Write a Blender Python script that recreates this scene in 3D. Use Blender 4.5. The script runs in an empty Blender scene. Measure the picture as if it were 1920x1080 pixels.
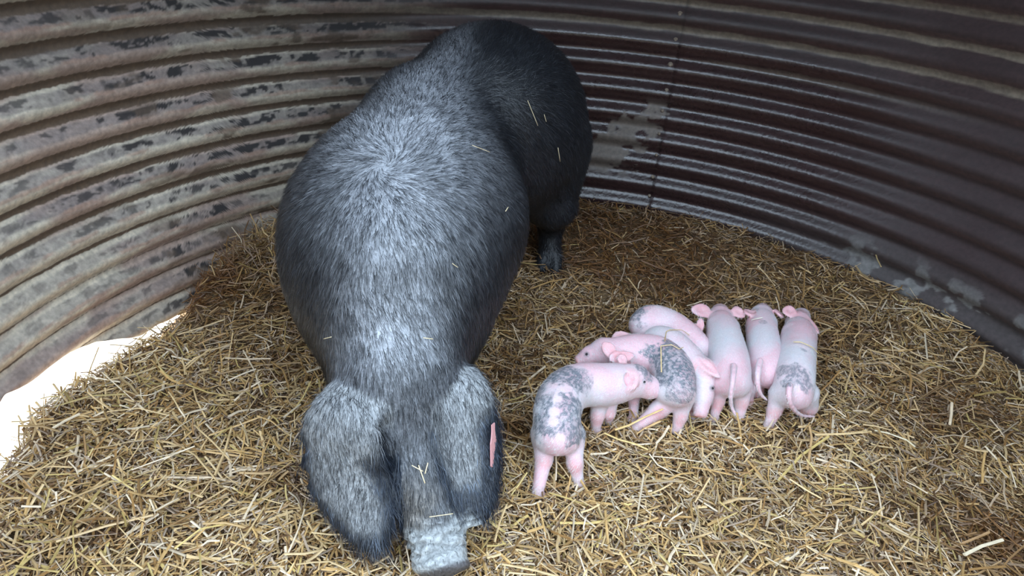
import bpy, math, random
import numpy as np
from mathutils import Vector, Matrix
from mathutils.bvhtree import BVHTree

C = bpy.context.scene.collection
SC = bpy.context.scene
rng = np.random.default_rng(7)
random.seed(7)
V = lambda *a: np.array(a, float)

# ------------------------------------------------------------------ camera
H, F_PX, PITCH, ROLL = 1.30, 1300.0, 0.5224, 0.088
_fw = V(0, math.cos(PITCH), -math.sin(PITCH))
_r0 = V(1, 0, 0)
_u0 = np.cross(_r0, _fw)
_rt = math.cos(ROLL) * _r0 + math.sin(ROLL) * _u0
_up = -math.sin(ROLL) * _r0 + math.cos(ROLL) * _u0
cam_d = bpy.data.cameras.new('camera')
cam = bpy.data.objects.new('camera', cam_d)
C.objects.link(cam)
cam_d.sensor_width = 36.0
cam_d.lens = 36.0 * F_PX / 1920.0
cam_d.clip_start = 0.02
cam.matrix_world = Matrix(((_rt[0], _up[0], -_fw[0], 0), (_rt[1], _up[1], -_fw[1], 0), (_rt[2], _up[2], -_fw[2], H), (0, 0, 0, 1)))
SC.camera = cam

# ------------------------------------------------------------------ light
SC.view_settings.view_transform = 'Standard'
SC.view_settings.look = 'None'
SC.view_settings.gamma = 1.0
SC.view_settings.use_curve_mapping = False
SC.view_settings.exposure = 0.15
world = bpy.data.worlds.new('world')
SC.world = world
world.use_nodes = True
_wn = world.node_tree.nodes
_bg = _wn['Background']
# an open sky: bright overhead, horizon darkened so the light falls from above
_tc = _wn.new('ShaderNodeTexCoord')
_sx = _wn.new('ShaderNodeSeparateXYZ')
_cr = _wn.new('ShaderNodeValToRGB')
_wl = world.node_tree.links
_wl.new(_tc.outputs['Generated'], _sx.inputs[0])
_wl.new(_sx.outputs['Z'], _cr.inputs['Fac'])
_wl.new(_cr.outputs['Color'], _bg.inputs['Color'])
_cr.color_ramp.elements[0].position = 0.0
_cr.color_ramp.elements[0].color = (0.05, 0.055, 0.045, 1)
_cr.color_ramp.elements[1].position = 0.62
_cr.color_ramp.elements[1].color = (0.68, 0.84, 1.0, 1)
_e = _cr.color_ramp.elements.new(0.22); _e.color = (0.10, 0.11, 0.10, 1)
_e = _cr.color_ramp.elements.new(0.34); _e.color = (0.50, 0.61, 0.74, 1)
_bg.inputs['Strength'].default_value = 4.2
sun_d = bpy.data.lights.new('sun', 'SUN')
sun_d.energy = 12.0
sun_d.angle = math.radians(1.0)
sun_d.color = (1.0, 0.95, 0.86)
sun = bpy.data.objects.new('sun', sun_d)
C.objects.link(sun)
sun.rotation_euler = Vector((1.0, -0.75, -1.15)).to_track_quat('-Z', 'Y').to_euler()
ROOF_Y, ROOF_Z = 1.45, 1.80


def at(x, y, z=0.0):
    """Point of the picture (1920x1080) at height z above the straw."""
    d = _fw * F_PX + _rt * (x - 960) - _up * (y - 540)
    t = (H - z) / -d[2]
    return V(t * d[0], t * d[1], z)


def ray_dir(x, y):
    d = _fw * F_PX + _rt * (x - 960) - _up * (y - 540)
    return d / np.linalg.norm(d)


# ------------------------------------------------------------------ numpy helpers
def smooth(a, b, x):
    t = np.clip((x - a) / (b - a), 0, 1)
    return t * t * (3 - 2 * t)


def _hash(i, j, k, seed):
    n = (i * 374761393 + seed * 1274126177) & 0xFFFFFFFF
    n = ((n ^ (n >> 15)) * 2246822519 + j * 668265263) & 0xFFFFFFFF
    n = ((n ^ (n >> 13)) * 3266489917 + k * 2654435761) & 0xFFFFFFFF
    n = ((n ^ (n >> 15)) * 2246822519) & 0xFFFFFFFF
    n = ((n ^ (n >> 13)) * 3266489917) & 0xFFFFFFFF
    n = (n ^ (n >> 16)) & 0xFFFFFFFF
    return n.astype(np.float64) / 4294967295.0


def noise(p, scale=1.0, seed=0):
    """value noise in 0..1 at points p (n,3)"""
    q = np.asarray(p, float) * scale + 1000.0
    f = np.floor(q)
    t = q - f
    t = t * t * (3 - 2 * t)
    i, j, k = f[:, 0].astype(np.int64), f[:, 1].astype(np.int64), f[:, 2].astype(np.int64)
    out = 0
    for a in (0, 1):
        wa = t[:, 0] if a else 1 - t[:, 0]
        for b in (0, 1):
            wb = t[:, 1] if b else 1 - t[:, 1]
            for c in (0, 1):
                wc = t[:, 2] if c else 1 - t[:, 2]
                out = out + wa * wb * wc * _hash(i + a, j + b, k + c, seed)
    return out


def fbm(p, scale=1.0, octv=4, seed=0):
    s, a, tot = 0, 1.0, 0
    for o in range(octv):
        s = s + a * noise(p, scale * 2 ** o, seed + o * 17)
        tot += a
        a *= 0.55
    return s / tot


def mesh_np(name, verts, quads=None, tris=None, material=None, col=None, parent=None, smooth_=True, extra=None):
    """Link one mesh object made from arrays; col (n,3) becomes the point colour 'col'."""
    me = bpy.data.meshes.new(name)
    verts = np.asarray(verts, np.float32)
    nq = 0 if quads is None else len(quads)
    nt = 0 if tris is None else len(tris)
    me.vertices.add(len(verts))
    me.vertices.foreach_set('co', verts.ravel())
    loops, starts = [], []
    if nq:
        loops.append(np.asarray(quads, np.int32).ravel())
        starts.append(np.arange(nq, dtype=np.int32) * 4)
    if nt:
        loops.append(np.asarray(tris, np.int32).ravel())
        starts.append(nq * 4 + np.arange(nt, dtype=np.int32) * 3)
    loops = np.concatenate(loops)
    me.loops.add(len(loops))
    me.loops.foreach_set('vertex_index', loops)
    me.polygons.add(nq + nt)
    me.polygons.foreach_set('loop_start', np.concatenate(starts))
    me.update(calc_edges=True)
    me.polygons.foreach_set('use_smooth', np.full(nq + nt, smooth_, bool))
    if col is not None:
        at_ = me.attributes.new('col', 'FLOAT_COLOR', 'POINT')
        c4 = np.ones((len(verts), 4), np.float32)
        c4[:, :3] = col
        at_.data.foreach_set('color', c4.ravel())
    if extra:
        for k_, v_ in extra.items():
            a_ = me.attributes.new(k_, 'FLOAT', 'POINT')
            a_.data.foreach_set('value', np.asarray(v_, np.float32))
    if material:
        me.materials.append(material)
    o = bpy.data.objects.new(name, me)
    C.objects.link(o)
    if parent is not None:
        o.parent = parent
    return o


def tag(o, label=None, cat=None, group=None, kind=None):
    if label: o['label'] = label
    if cat: o['category'] = cat
    if group: o['group'] = group
    if kind: o['kind'] = kind
    return o


def empty(name, loc):
    o = bpy.data.objects.new(name, None)
    o.empty_display_size = 0.05
    C.objects.link(o)
    o.location = tuple(loc)
    return o


# ------------------------------------------------------------------ materials
def material(name, rough=0.6, attr=True, color=(0.5, 0.5, 0.5), bump=0.0, bscale=100.0, detail_mix=0.0, sss=0.0, spec=0.5,
             sheen=0.0, rough_attr=None, coat=0.0, transl=0.0):
    m = bpy.data.materials.new(name)
    m.use_nodes = True
    nt = m.node_tree
    b = nt.nodes['Principled BSDF']
    b.inputs['Roughness'].default_value = rough
    b.inputs['Specular IOR Level'].default_value = spec
    tc = nt.nodes.new('ShaderNodeTexCoord')
    nz = nt.nodes.new('ShaderNodeTexNoise')
    nz.inputs['Scale'].default_value = bscale
    nz.inputs['Detail'].default_value = 4
    nt.links.new(tc.outputs['Object'], nz.inputs['Vector'])
    if attr:
        a = nt.nodes.new('ShaderNodeAttribute')
        a.attribute_name = 'col'
        src = a.outputs['Color']
    else:
        r = nt.nodes.new('ShaderNodeRGB')
        r.outputs[0].default_value = (*color, 1)
        src = r.outputs[0]
    mr = nt.nodes.new('ShaderNodeMapRange')
    mr.inputs['From Min'].default_value = 0.3
    mr.inputs['From Max'].default_value = 0.7
    mr.inputs['To Min'].default_value = 1 - detail_mix
    mr.inputs['To Max'].default_value = 1 + detail_mix
    nt.links.new(nz.outputs['Fac'], mr.inputs['Value'])
    mx = nt.nodes.new('ShaderNodeVectorMath')
    mx.operation = 'SCALE'
    nt.links.new(src, mx.inputs[0])
    nt.links.new(mr.outputs[0], mx.inputs['Scale'])
    nt.links.new(mx.outputs[0], b.inputs['Base Color'])
    if bump:
        bp = nt.nodes.new('ShaderNodeBump')
        bp.inputs['Strength'].default_value = bump
        bp.inputs['Distance'].default_value = 0.004
        nt.links.new(nz.outputs['Fac'], bp.inputs['Height'])
        nt.links.new(bp.outputs[0], b.inputs['Normal'])
    if sss:
        b.inputs['Subsurface Weight'].default_value = sss
        b.inputs['Subsurface Radius'].default_value = (0.012, 0.005, 0.004)
        b.inputs['Subsurface Scale'].default_value = 1.0
    if sheen:
        b.inputs['Sheen Weight'].default_value = sheen
        b.inputs['Sheen Roughness'].default_value = 0.4
    if coat:
        b.inputs['Coat Weight'].default_value = coat
        b.inputs['Coat Roughness'].default_value = 0.25
    if rough_attr:
        ra = nt.nodes.new('ShaderNodeAttribute')
        ra.attribute_name = rough_attr
        nt.links.new(ra.outputs['Fac'], b.inputs['Roughness'])
    return m


M_WALL = material('corrugated_sheet', spec=0.9, rough_attr='rough', bump=0.35, bscale=70, detail_mix=0.22)
M_ROOF = material('roof_sheet', rough=0.6, attr=False, color=(0.05, 0.038, 0.03), bump=0.2, bscale=40, detail_mix=0.3)
M_STRAW = material('straw', rough=0.45, bscale=60, detail_mix=0.12, spec=0.45)
M_BASE = material('straw_litter', rough=0.9, bump=1.0, bscale=160, detail_mix=0.45, spec=0.2)
M_GROUND = material('outside_ground', rough=0.9, bump=0.4, bscale=30, detail_mix=0.25)
M_SKIN = material('sow_hide', rough=0.45, bump=0.6, bscale=150, detail_mix=0.3, spec=0.5)
M_HAIR = material('sow_hair', rough=0.34, bscale=50, detail_mix=0.2, spec=0.5)
M_PIG = material('piglet_skin', rough=0.5, bump=0.15, bscale=220, detail_mix=0.06, sss=0.25, spec=0.35)
M_DOWN = material('piglet_down', rough=0.5, bscale=60, detail_mix=0.1, spec=0.4)
M_EYE = material('eye', rough=0.12, attr=False, color=(0.012, 0.010, 0.012))
M_TAG = material('ear_tag_plastic', rough=0.4, attr=False, color=(0.72, 0.36, 0.37))
M_BOLT = material('bolt_metal', rough=0.35, attr=False, color=(0.30, 0.24, 0.19), bump=0.2, bscale=300, detail_mix=0.3)

# ------------------------------------------------------------------ the shelter
CX, CY, R = 0.1986, 1.3750, 1.5602
DZ, Z0 = 0.09915, 0.9101


def ground_h(x, y):
    x = np.asarray(x, float); y = np.asarray(y, float)
    dx, dy = x - CX, y - CY
    rho = np.hypot(dx, dy)
    az = np.degrees(np.arctan2(dx, dy))
    g = 0.10 * smooth(1.75, 2.7, y) + 0.07 * smooth(1.0, 1.7, x) * smooth(1.2, 2.0, y)
    g = g + 0.05 * np.exp(-((x + 0.80) ** 2 + (y - 2.15) ** 2) / 0.05)
    g = g + 0.03 * np.exp(-((x - 0.02) ** 2 + (y - 2.02) ** 2) / 0.03)
    g = g + 0.02 * (fbm(np.stack([x.ravel(), y.ravel(), 0 * x.ravel()], 1), 3.0, 3, 5).reshape(x.shape) - 0.5)
    # the litter falls away to the lifted foot of the sheet
    edge = np.interp(az, [-140, -100, -88, -78, -69, -62, -55, -48], [1.31, 1.375, 1.41, 1.37, 1.345, 1.39, 1.45, 1.50])
    deep = np.interp(az, [-72, -65, -60, -54, -48], [0.24, 0.20, 0.15, 0.07, 0.0])
    edge = edge + 0.03 * (fbm(np.stack([x.ravel(), y.ravel(), 0 * x.ravel()], 1), 9.0, 2, 9).reshape(x.shape) - 0.5)
    return g - deep * smooth(-0.01, 0.07 + 0.06 * smooth(-68, -58, az), rho - edge)


def build_wall():
    a0, a1, na = -132.0, 128.0, 900
    azs = np.radians(np.linspace(a0, a1, na))
    ztop = ROOF_Z
    nr = 440
    A = np.repeat(azs[:, None], nr, 1)
    azd = np.degrees(A)
    n1 = noise(np.stack([azs * 30, azs * 0, azs * 0], 1), 1.0, 3) - 0.5
    zb = np.interp(np.degrees(azs), [-132, -95, -88, -83, -78.6, -74, -69, -62, -55, -50], [0.03, 0.01, -0.003, -0.037, -0.022, -0.08, -0.12, -0.12, -0.06, -0.25]) + 0.02 * n1
    T = np.linspace(0, 1, nr)[None, :]
    Z = zb[:, None] + (ztop - zb[:, None]) * T
    q = (Z0 - Z) / DZ
    amp = 0.0135
    rad = R - amp * np.cos(2 * np.pi * (q - 0.22 * smooth(-8, -38, azd)))
    # the lap of two sheets: beyond the seam the sheet lies 3 mm further in
    seam = math.degrees(math.atan2(SEAM[0] - CX, SEAM[1] - CY))
    rad = rad - 0.003 * (azd > seam)
    X = CX + rad * np.sin(A)
    Y = CY + rad * np.cos(A)
    P = np.stack([X, Y, Z], -1).reshape(-1, 3)
    qf, af = q.ravel(), azd.ravel()
    arc = np.radians(af) * R
    N = lambda s, su, o=3, sd=0: fbm(np.stack([arc * su, P[:, 2] * s, 0 * arc], 1), 1.0, o, sd)
    t = qf - np.round(qf)                       # 0 = ledge of one corrugation, + is downwards
    t = t + 0.10 * (N(30, 14, 4, 11) - 0.5) + 0.05 * (N(110, 60, 3, 12) - 0.5)
    pale = V(0.66, 0.575, 0.46)
    pale2 = V(0.47, 0.345, 0.285)
    brown = V(0.135, 0.085, 0.052)
    grey = V(0.205, 0.17, 0.165)
    soot = V(0.018, 0.012, 0.012)
    c = pale + (pale2 - pale) * smooth(0.45, 0.65, N(14, 4, 4, 21))[:, None]
    c = c * (0.80 + 0.40 * N(50, 25, 4, 22))[:, None]
    low = smooth(5.0, 7.5, qf)
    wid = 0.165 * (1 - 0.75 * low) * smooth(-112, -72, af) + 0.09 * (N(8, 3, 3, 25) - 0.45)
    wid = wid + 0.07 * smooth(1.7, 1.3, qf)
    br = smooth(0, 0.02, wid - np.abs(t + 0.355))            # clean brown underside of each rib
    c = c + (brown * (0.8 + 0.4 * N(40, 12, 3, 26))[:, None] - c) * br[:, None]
    gw = 0.15 + 0.08 * (N(10, 5, 3, 31) - 0.5)
    gr = smooth(-0.02, 0.05, gw - np.abs(t - 0.02)) * (0.55 + 0.6 * N(100, 45, 3, 32))
    c = c + (grey - c) * np.clip(gr, 0, 1)[:, None] * (0.80 - 0.25 * low)[:, None]
    pk = smooth(0.07, 0.03, np.abs(t - 0.18)) * smooth(0.4, 0.6, N(30, 12, 3, 34)) * 0.7
    c = c + (V(0.44, 0.27, 0.20) * (0.7 + 0.5 * N(90, 60, 3, 35))[:, None] - c) * pk[:, None]
    so = smooth(0.52, 0.60, N(60, 28, 4, 41)) * smooth(0, 0.03, 0.12 - np.abs(t)) * smooth(-105, -60, af) * (1 - 0.45 * low)
    so = np.maximum(so, smooth(0.60, 0.64, N(34, 22, 3, 42)) * smooth(0, 0.02, 0.14 - np.abs(t)) * smooth(-75, -60, af))
    c = c + (soot - c) * so[:, None]
    stain = smooth(0.62, 0.70, N(18, 7, 4, 43)) * smooth(-80, -50, af) * 0.8
    c = c + (brown - c) * stain[:, None]
    # dirt thins out behind the sow and the glossy brown paint takes over
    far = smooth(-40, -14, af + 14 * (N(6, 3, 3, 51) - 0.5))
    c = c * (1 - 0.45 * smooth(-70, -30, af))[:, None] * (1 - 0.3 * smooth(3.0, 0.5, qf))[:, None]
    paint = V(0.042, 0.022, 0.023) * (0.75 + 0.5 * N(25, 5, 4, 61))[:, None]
    paint = paint + V(0.040, 0.022, 0.018) * (smooth(0.16, 0.02, np.abs(t - 0.22)) * 0.8)[:, None]  # reddish highlight band painted along each rib
    lime = V(0.24, 0.20, 0.155)
    for kk, st in ((0.42, 0.9), (-0.58, 0.9), (-1.6, 0.7), (-2.6, 0.6), (1.5, 0.28), (-3.6, 0.5)):
        bnd = smooth(0.05, -0.02, np.abs(qf - kk + 0.15 * (N(40, 12, 3, 62) - 0.5)) - 0.13) * st * (0.5 + 0.6 * N(50, 20, 3, 63))
        if kk > 1: bnd = bnd * smooth(16, 22, af) * smooth(60, 36, af)
        paint = paint + (lime - paint) * np.clip(bnd, 0, 1)[:, None]
    # bare patch beside the seam and scuffs at the foot
    zz = P[:, 2]
    sd = (af - seam + 2.0 + 7.0 * smooth(0.62, 0.25, zz)) / (2.2 + 5.0 * smooth(0.6, 0.3, zz))
    patch = smooth(0.08, -0.06, np.abs(sd) - 0.55 + 2.0 * (N(30, 24, 4, 71) - 0.5)) * smooth(0.22, 0.27, zz) * smooth(0.60, 0.54, zz)
    paint = paint + (V(0.20, 0.165, 0.14) - paint) * (patch * 0.85)[:, None]
    foot = smooth(0.54, 0.58, N(22, 16, 3, 72)) * smooth(0.27, 0.17, zz) * smooth(38, 48, af)
    paint = paint + (V(0.33, 0.32, 0.31) - paint) * (foot * 0.8)[:, None]
    grime = smooth(0.32, 0.14, zz) * smooth(20, 40, af)
    paint = paint + (V(0.10, 0.092, 0.09) - paint) * (grime * 0.4)[:, None]
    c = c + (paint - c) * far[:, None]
    c = np.where((smooth(0.9, 0.2, np.abs(af - seam) / 0.16) > 0.5)[:, None], c * 0.65, c)
    rough = 0.75 + (0.27 - 0.75) * far * smooth(60, 35, af) + 0.15 * (N(40, 20, 3, 81) - 0.5)
    rough = np.where(af > 30, rough + 0.12 * smooth(30, 60, af), rough)
    rough = np.clip(rough + 0.4 * np.maximum(patch, foot) * far + 0.3 * far * (qf < 0.9), 0.18, 0.95)
    ii = (np.arange(na - 1)[:, None] * nr + np.arange(nr - 1)[None, :]).ravel()
    quads = np.stack([ii, ii + 1, ii + nr + 1, ii + nr], 1)
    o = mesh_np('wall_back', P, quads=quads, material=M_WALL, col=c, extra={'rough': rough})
    s = o.modifiers.new('thickness', 'SOLIDIFY')
    s.thickness = 0.003
    s.offset = -1
    tag(o, kind='structure')
    return o, seam


def wall_hit(x, y):
    d = ray_dir(x, y)
    a = d[0] ** 2 + d[1] ** 2
    b = -2 * (d[0] * CX + d[1] * CY)
    cc = CX ** 2 + CY ** 2 - R ** 2
    t = (-b + math.sqrt(b * b - 4 * a * cc)) / 2 / a
    return V(0, 0, H) + t * d


SEAM = wall_hit(1247, 230)
wall, seam_deg = build_wall()

# bolts down the seam: dome head on a washer
for i, (bx_, by_) in enumerate([(1275, 26), (1267, 74), (1257, 121), (1250, 169), (1242, 207), (1236, 250), (1231, 290), (1224, 331), (1218, 366)]):
    w = wall_hit(bx_, by_)
    n = V(CX - w[0], CY - w[1], 0); n /= np.linalg.norm(n)
    c0 = w + n * 0.007
    e1 = np.cross(n, V(0, 0, 1)); e2 = np.cross(n, e1)
    vs, fs = [], []
    big = 1.0 if i in (0, 2) else (0.8 if i in (1, 3, 7) else 0.62)
    prof = [(0.0110, -0.004), (0.0110, 0.0015), (0.0075, 0.0025), (0.0070, 0.0055), (0.0045, 0.0085), (0.0015, 0.0095)]
    for r_, h_ in prof:
        for k in range(16):
            a = 2 * math.pi * k / 16
            vs.append(c0 + (e1 * math.cos(a) + e2 * math.sin(a)) * r_ * big + n * h_ * big)
    for j in range(len(prof) - 1):
        for k in range(16):
            fs.append((j * 16 + k, j * 16 + (k + 1) % 16, (j + 1) * 16 + (k + 1) % 16, (j + 1) * 16 + k))
    vs.append(c0 + n * 0.0097 * big)
    tr = [((len(prof) - 1) * 16 + k, (len(prof) - 1) * 16 + (k + 1) % 16, len(vs) - 1) for k in range(16)]
    mesh_np('bolt', vs, quads=fs, tris=tr, material=M_BOLT, parent=wall)

# roof sheet over the back of the shelter, corrugated across
def build_roof():
    xs = np.linspace(-1.75, 2.1, 60)
    ys = np.linspace(ROOF_Y, 3.15, 340)
    X, Y = np.meshgrid(xs, ys, indexing='ij')
    Z = ROOF_Z + 0.012 * np.cos(2 * np.pi * Y / DZ) + 0.13 * (1 - ((X - CX) / 1.9) ** 2)
    P = np.stack([X, Y, Z], -1).reshape(-1, 3)
    ii = (np.arange(59)[:, None] * 340 + np.arange(339)[None, :]).ravel()
    o = mesh_np('ceiling', P, quads=np.stack([ii, ii + 340, ii + 341, ii + 1], 1), material=M_ROOF)
    s = o.modifiers.new('thickness', 'SOLIDIFY'); s.thickness = 0.003
    tag(o, kind='structure')
build_roof()

# ------------------------------------------------------------------ ground and litter
def inside(x, y, m=0.0):
    return np.hypot(x - CX, y - CY) < R - m


def build_floor():
    n = 320
    xs = np.linspace(-1.75, 2.1, n); ys = np.linspace(-0.3, 3.1, n)
    X, Y = np.meshgrid(xs, ys, indexing='ij')
    Z = ground_h(X, Y) - 0.008
    p = np.stack([X.ravel(), Y.ravel(), 0 * X.ravel()], 1)
    Z = Z + 0.014 * (fbm(p, 28, 3, 91).reshape(n, n) - 0.5)
    rho = np.hypot(X - CX, Y - CY)
    Z = np.where(rho > R + 0.03, np.minimum(Z, -0.30), Z)
    P = np.stack([X, Y, Z], -1).reshape(-1, 3)
    w = fbm(p, 5.0, 4, 92)[:, None]
    c = V(0.10, 0.060, 0.032) * (1 - w) + V(0.26, 0.175, 0.10) * w
    ii = (np.arange(n - 1)[:, None] * n + np.arange(n - 1)[None, :]).ravel()
    o = mesh_np('floor', P, quads=np.stack([ii, ii + n, ii + n + 1, ii + 1], 1), material=M_BASE, col=c)
    tag(o, kind='structure')
build_floor()

gs = 14.0
gn = 240
gx, gy = np.meshgrid(np.linspace(-gs, gs, gn), np.linspace(-gs, gs, gn), indexing='ij')
gz = -0.215 + 0.01 * (fbm(np.stack([gx.ravel(), gy.ravel(), 0 * gx.ravel()], 1), 1.0, 3, 3).reshape(gn, gn) - 0.5)
gc = V(0.10, 0.085, 0.06) + (V(0.62, 0.57, 0.50) - V(0.10, 0.085, 0.06)) * (smooth(-1.0, -1.35, gx.ravel()) * smooth(-0.8, 0.6, gy.ravel()))[:, None]
gi = (np.arange(gn - 1)[:, None] * gn + np.arange(gn - 1)[None, :]).ravel()
tag(mesh_np('floor_outside', np.stack([gx, gy, gz], -1).reshape(-1, 3), quads=np.stack([gi, gi + gn, gi + gn + 1, gi + 1], 1), material=M_GROUND, col=gc), kind='structure')

# darkness map of the litter (wet, dirty places), in place coordinates
_wet = [(at(1180, 470, 0.08), 0.45, 0.9), (at(1080, 440, .1), 0.35, 0.8), (at(1350, 520, .05), 0.40, 0.45), (at(380, 560, 0.02), 0.17, 0.9), (at(470, 600, .02), 0.15, 0.6),
        (at(1060, 600, 0.02), 0.22, 0.55), (at(1560, 620, .04), 0.2, 0.6), (at(1850, 1000, 0), 0.22, 0.75), (at(1780, 800, .0), 0.18, 0.6),
        (at(540, 690, 0), 0.10, 0.7), (at(200, 1010, 0), 0.05, 0.8), (at(540, 900, 0), 0.07, 0.5), (at(960, 700, 0), 0.12, 0.6), (at(960, 820, 0), 0.08, 0.6), (at(1700, 1060, 0), .12, .5)]


def wetness(x, y):
    w = np.zeros_like(x)
    for (c, r, s) in _wet:
        w = np.maximum(w, s * np.exp(-(((x - c[0]) ** 2 + (y - c[1]) ** 2) / r ** 2) ** 1.3))
    w = w + 0.9 * (fbm(np.stack([x, y, 0 * x], 1), 6.0, 3, 101) - 0.47) + 0.25 * smooth(1.6, 2.6, y)
    return np.clip(w, 0, 1)


def straw_blades(n, lmin, lmax, wmin, wmax, lift, tilt, seed, xr=(-1.45, 1.75), yr=(0.25, 3.0), region=None, dark=0.0, longs=False):
    g = np.random.default_rng(seed)
    x = g.uniform(xr[0], xr[1], n * 2); y = g.uniform(yr[0], yr[1], n * 2)
    # denser where the camera is near
    keep = inside(x, y, 0.03) & (g.random(n * 2) < np.clip(1.35 - 0.33 * y, 0.45, 1.0))
    if region is not None: keep &= region(x, y)
    x, y = x[keep][:n], y[keep][:n]
    n = len(x)
    z0 = ground_h(x, y)
    L = g.uniform(lmin, lmax, n) * (0.6 + 0.4 * g.random(n)); W = g.uniform(wmin, wmax, n)
    th = g.uniform(0, 2 * np.pi, n)
    # local swirls so neighbouring blades lie loosely together
    th = np.where(g.random(n) < 0.35, 2 * np.pi * noise(np.stack([x, y, 0 * x], 1), 5.0, 77) * 1.5 + g.normal(0, 0.5, n), th)
    sl = g.normal(0, tilt, n)
    d = np.stack([np.cos(th) * np.cos(sl), np.sin(th) * np.cos(sl), np.sin(sl)], 1)
    s = np.stack([-np.sin(th), np.cos(th), g.normal(0, 0.5, n)], 1)
    s /= np.linalg.norm(s, axis=1)[:, None]
    c = np.stack([x, y, z0 + g.uniform(0.0, lift, n) + np.abs(np.sin(sl)) * L * 0.35], 1)
    bend = g.normal(0, 0.035 if longs else 0.08, n)[:, None] * L[:, None] * s + V(0, 0, 1) * (g.normal(0, 0.04, n) * L)[:, None]
    hw = (W / 2)[:, None]
    up = np.cross(d, s)
    a = c - d * L[:, None] / 2; m = c + bend; b = c + d * L[:, None] / 2
    # clip the ends to the curve of the sheet
    for e in (a, b):
        rr = np.hypot(e[:, 0] - CX, e[:, 1] - CY)
        over = rr > R - 0.02
        k = np.where(over, (R - 0.02) / rr, 1.0)
        e[:, 0] = CX + (e[:, 0] - CX) * k; e[:, 1] = CY + (e[:, 1] - CY) * k
    rid = up * (W * 0.28)[:, None]
    P = np.stack([a - s * hw, a + rid, a + s * hw, m - s * hw, m + rid, m + s * hw, b - s * hw, b + rid, b + s * hw], 1)
    base = (np.arange(n) * 9)[:, None]
    Q = np.concatenate([base + np.array([[0, 1, 4, 3]]), base + np.array([[1, 2, 5, 4]]), base + np.array([[3, 4, 7, 6]]), base + np.array([[4, 5, 8, 7]])], 0)
    pal = np.array([(0.62, 0.40, 0.16), (0.74, 0.54, 0.28), (0.84, 0.70, 0.50), (0.40, 0.23, 0.085), (0.52, 0.40, 0.29), (0.20, 0.11, 0.050), (0.66, 0.50, 0.19)])
    pr = np.array([0.17, 0.19, 0.12, 0.19, 0.15, 0.14, 0.04])
    if longs: pr = np.array([0.28, 0.36, 0.18, 0.06, 0.03, 0.0, 0.09])
    ci = g.choice(len(pal), n, p=pr / pr.sum())
    col = pal[ci] * g.uniform(0.65, 1.25, n)[:, None]
    col = col * V(0.93, 0.90, 0.90)
    w = wetness(x, y)[:, None]
    wet = col * V(0.30, 0.21, 0.155) + V(0.018, 0.007, 0.002)
    skip = (g.random(n) < 0.13)[:, None]
    w = np.where(skip, w * 0.3, w)
    col = col + (wet - col) * np.clip(w * 1.1 + dark, 0, 1)
    return P.reshape(-1, 3), Q, np.repeat(col, 9, 0)


def add_straw(name, parts, label, cat):
    Ps, Qs, Cs, off = [], [], [], 0
    for P, Q, c in parts:
        Ps.append(P); Qs.append(Q + off); Cs.append(c); off += len(P)
    o = mesh_np(name, np.concatenate(Ps), quads=np.concatenate(Qs), material=M_STRAW, col=np.concatenate(Cs), smooth_=False)
    tag(o, label, cat, kind='stuff')
    return o


add_straw('straw_bedding', [
    straw_blades(58000, 0.010, 0.040, 0.0014, 0.0038, 0.012, 0.30, 1, dark=0.38),
    straw_blades(58000, 0.018, 0.065, 0.0018, 0.0050, 0.026, 0.30, 2),
    straw_blades(10500, 0.045, 0.12, 0.0028, 0.0064, 0.036, 0.22, 3, longs=True),
    straw_blades(900, 0.12, 0.26, 0.0032, 0.0068, 0.042, 0.10, 4, longs=True, yr=(0.55, 2.4)),
    straw_blades(1600, 0.03, 0.08, 0.002, 0.005, 0.045, 0.7, 5),
    straw_blades(1500, 0.04, 0.11, 0.002, 0.005, 0.07, 0.55, 6, xr=(-1.15, -0.55), yr=(1.95, 2.5)),
], 'chopped golden and brown straw bedding covering the shelter floor', 'straw')


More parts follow.
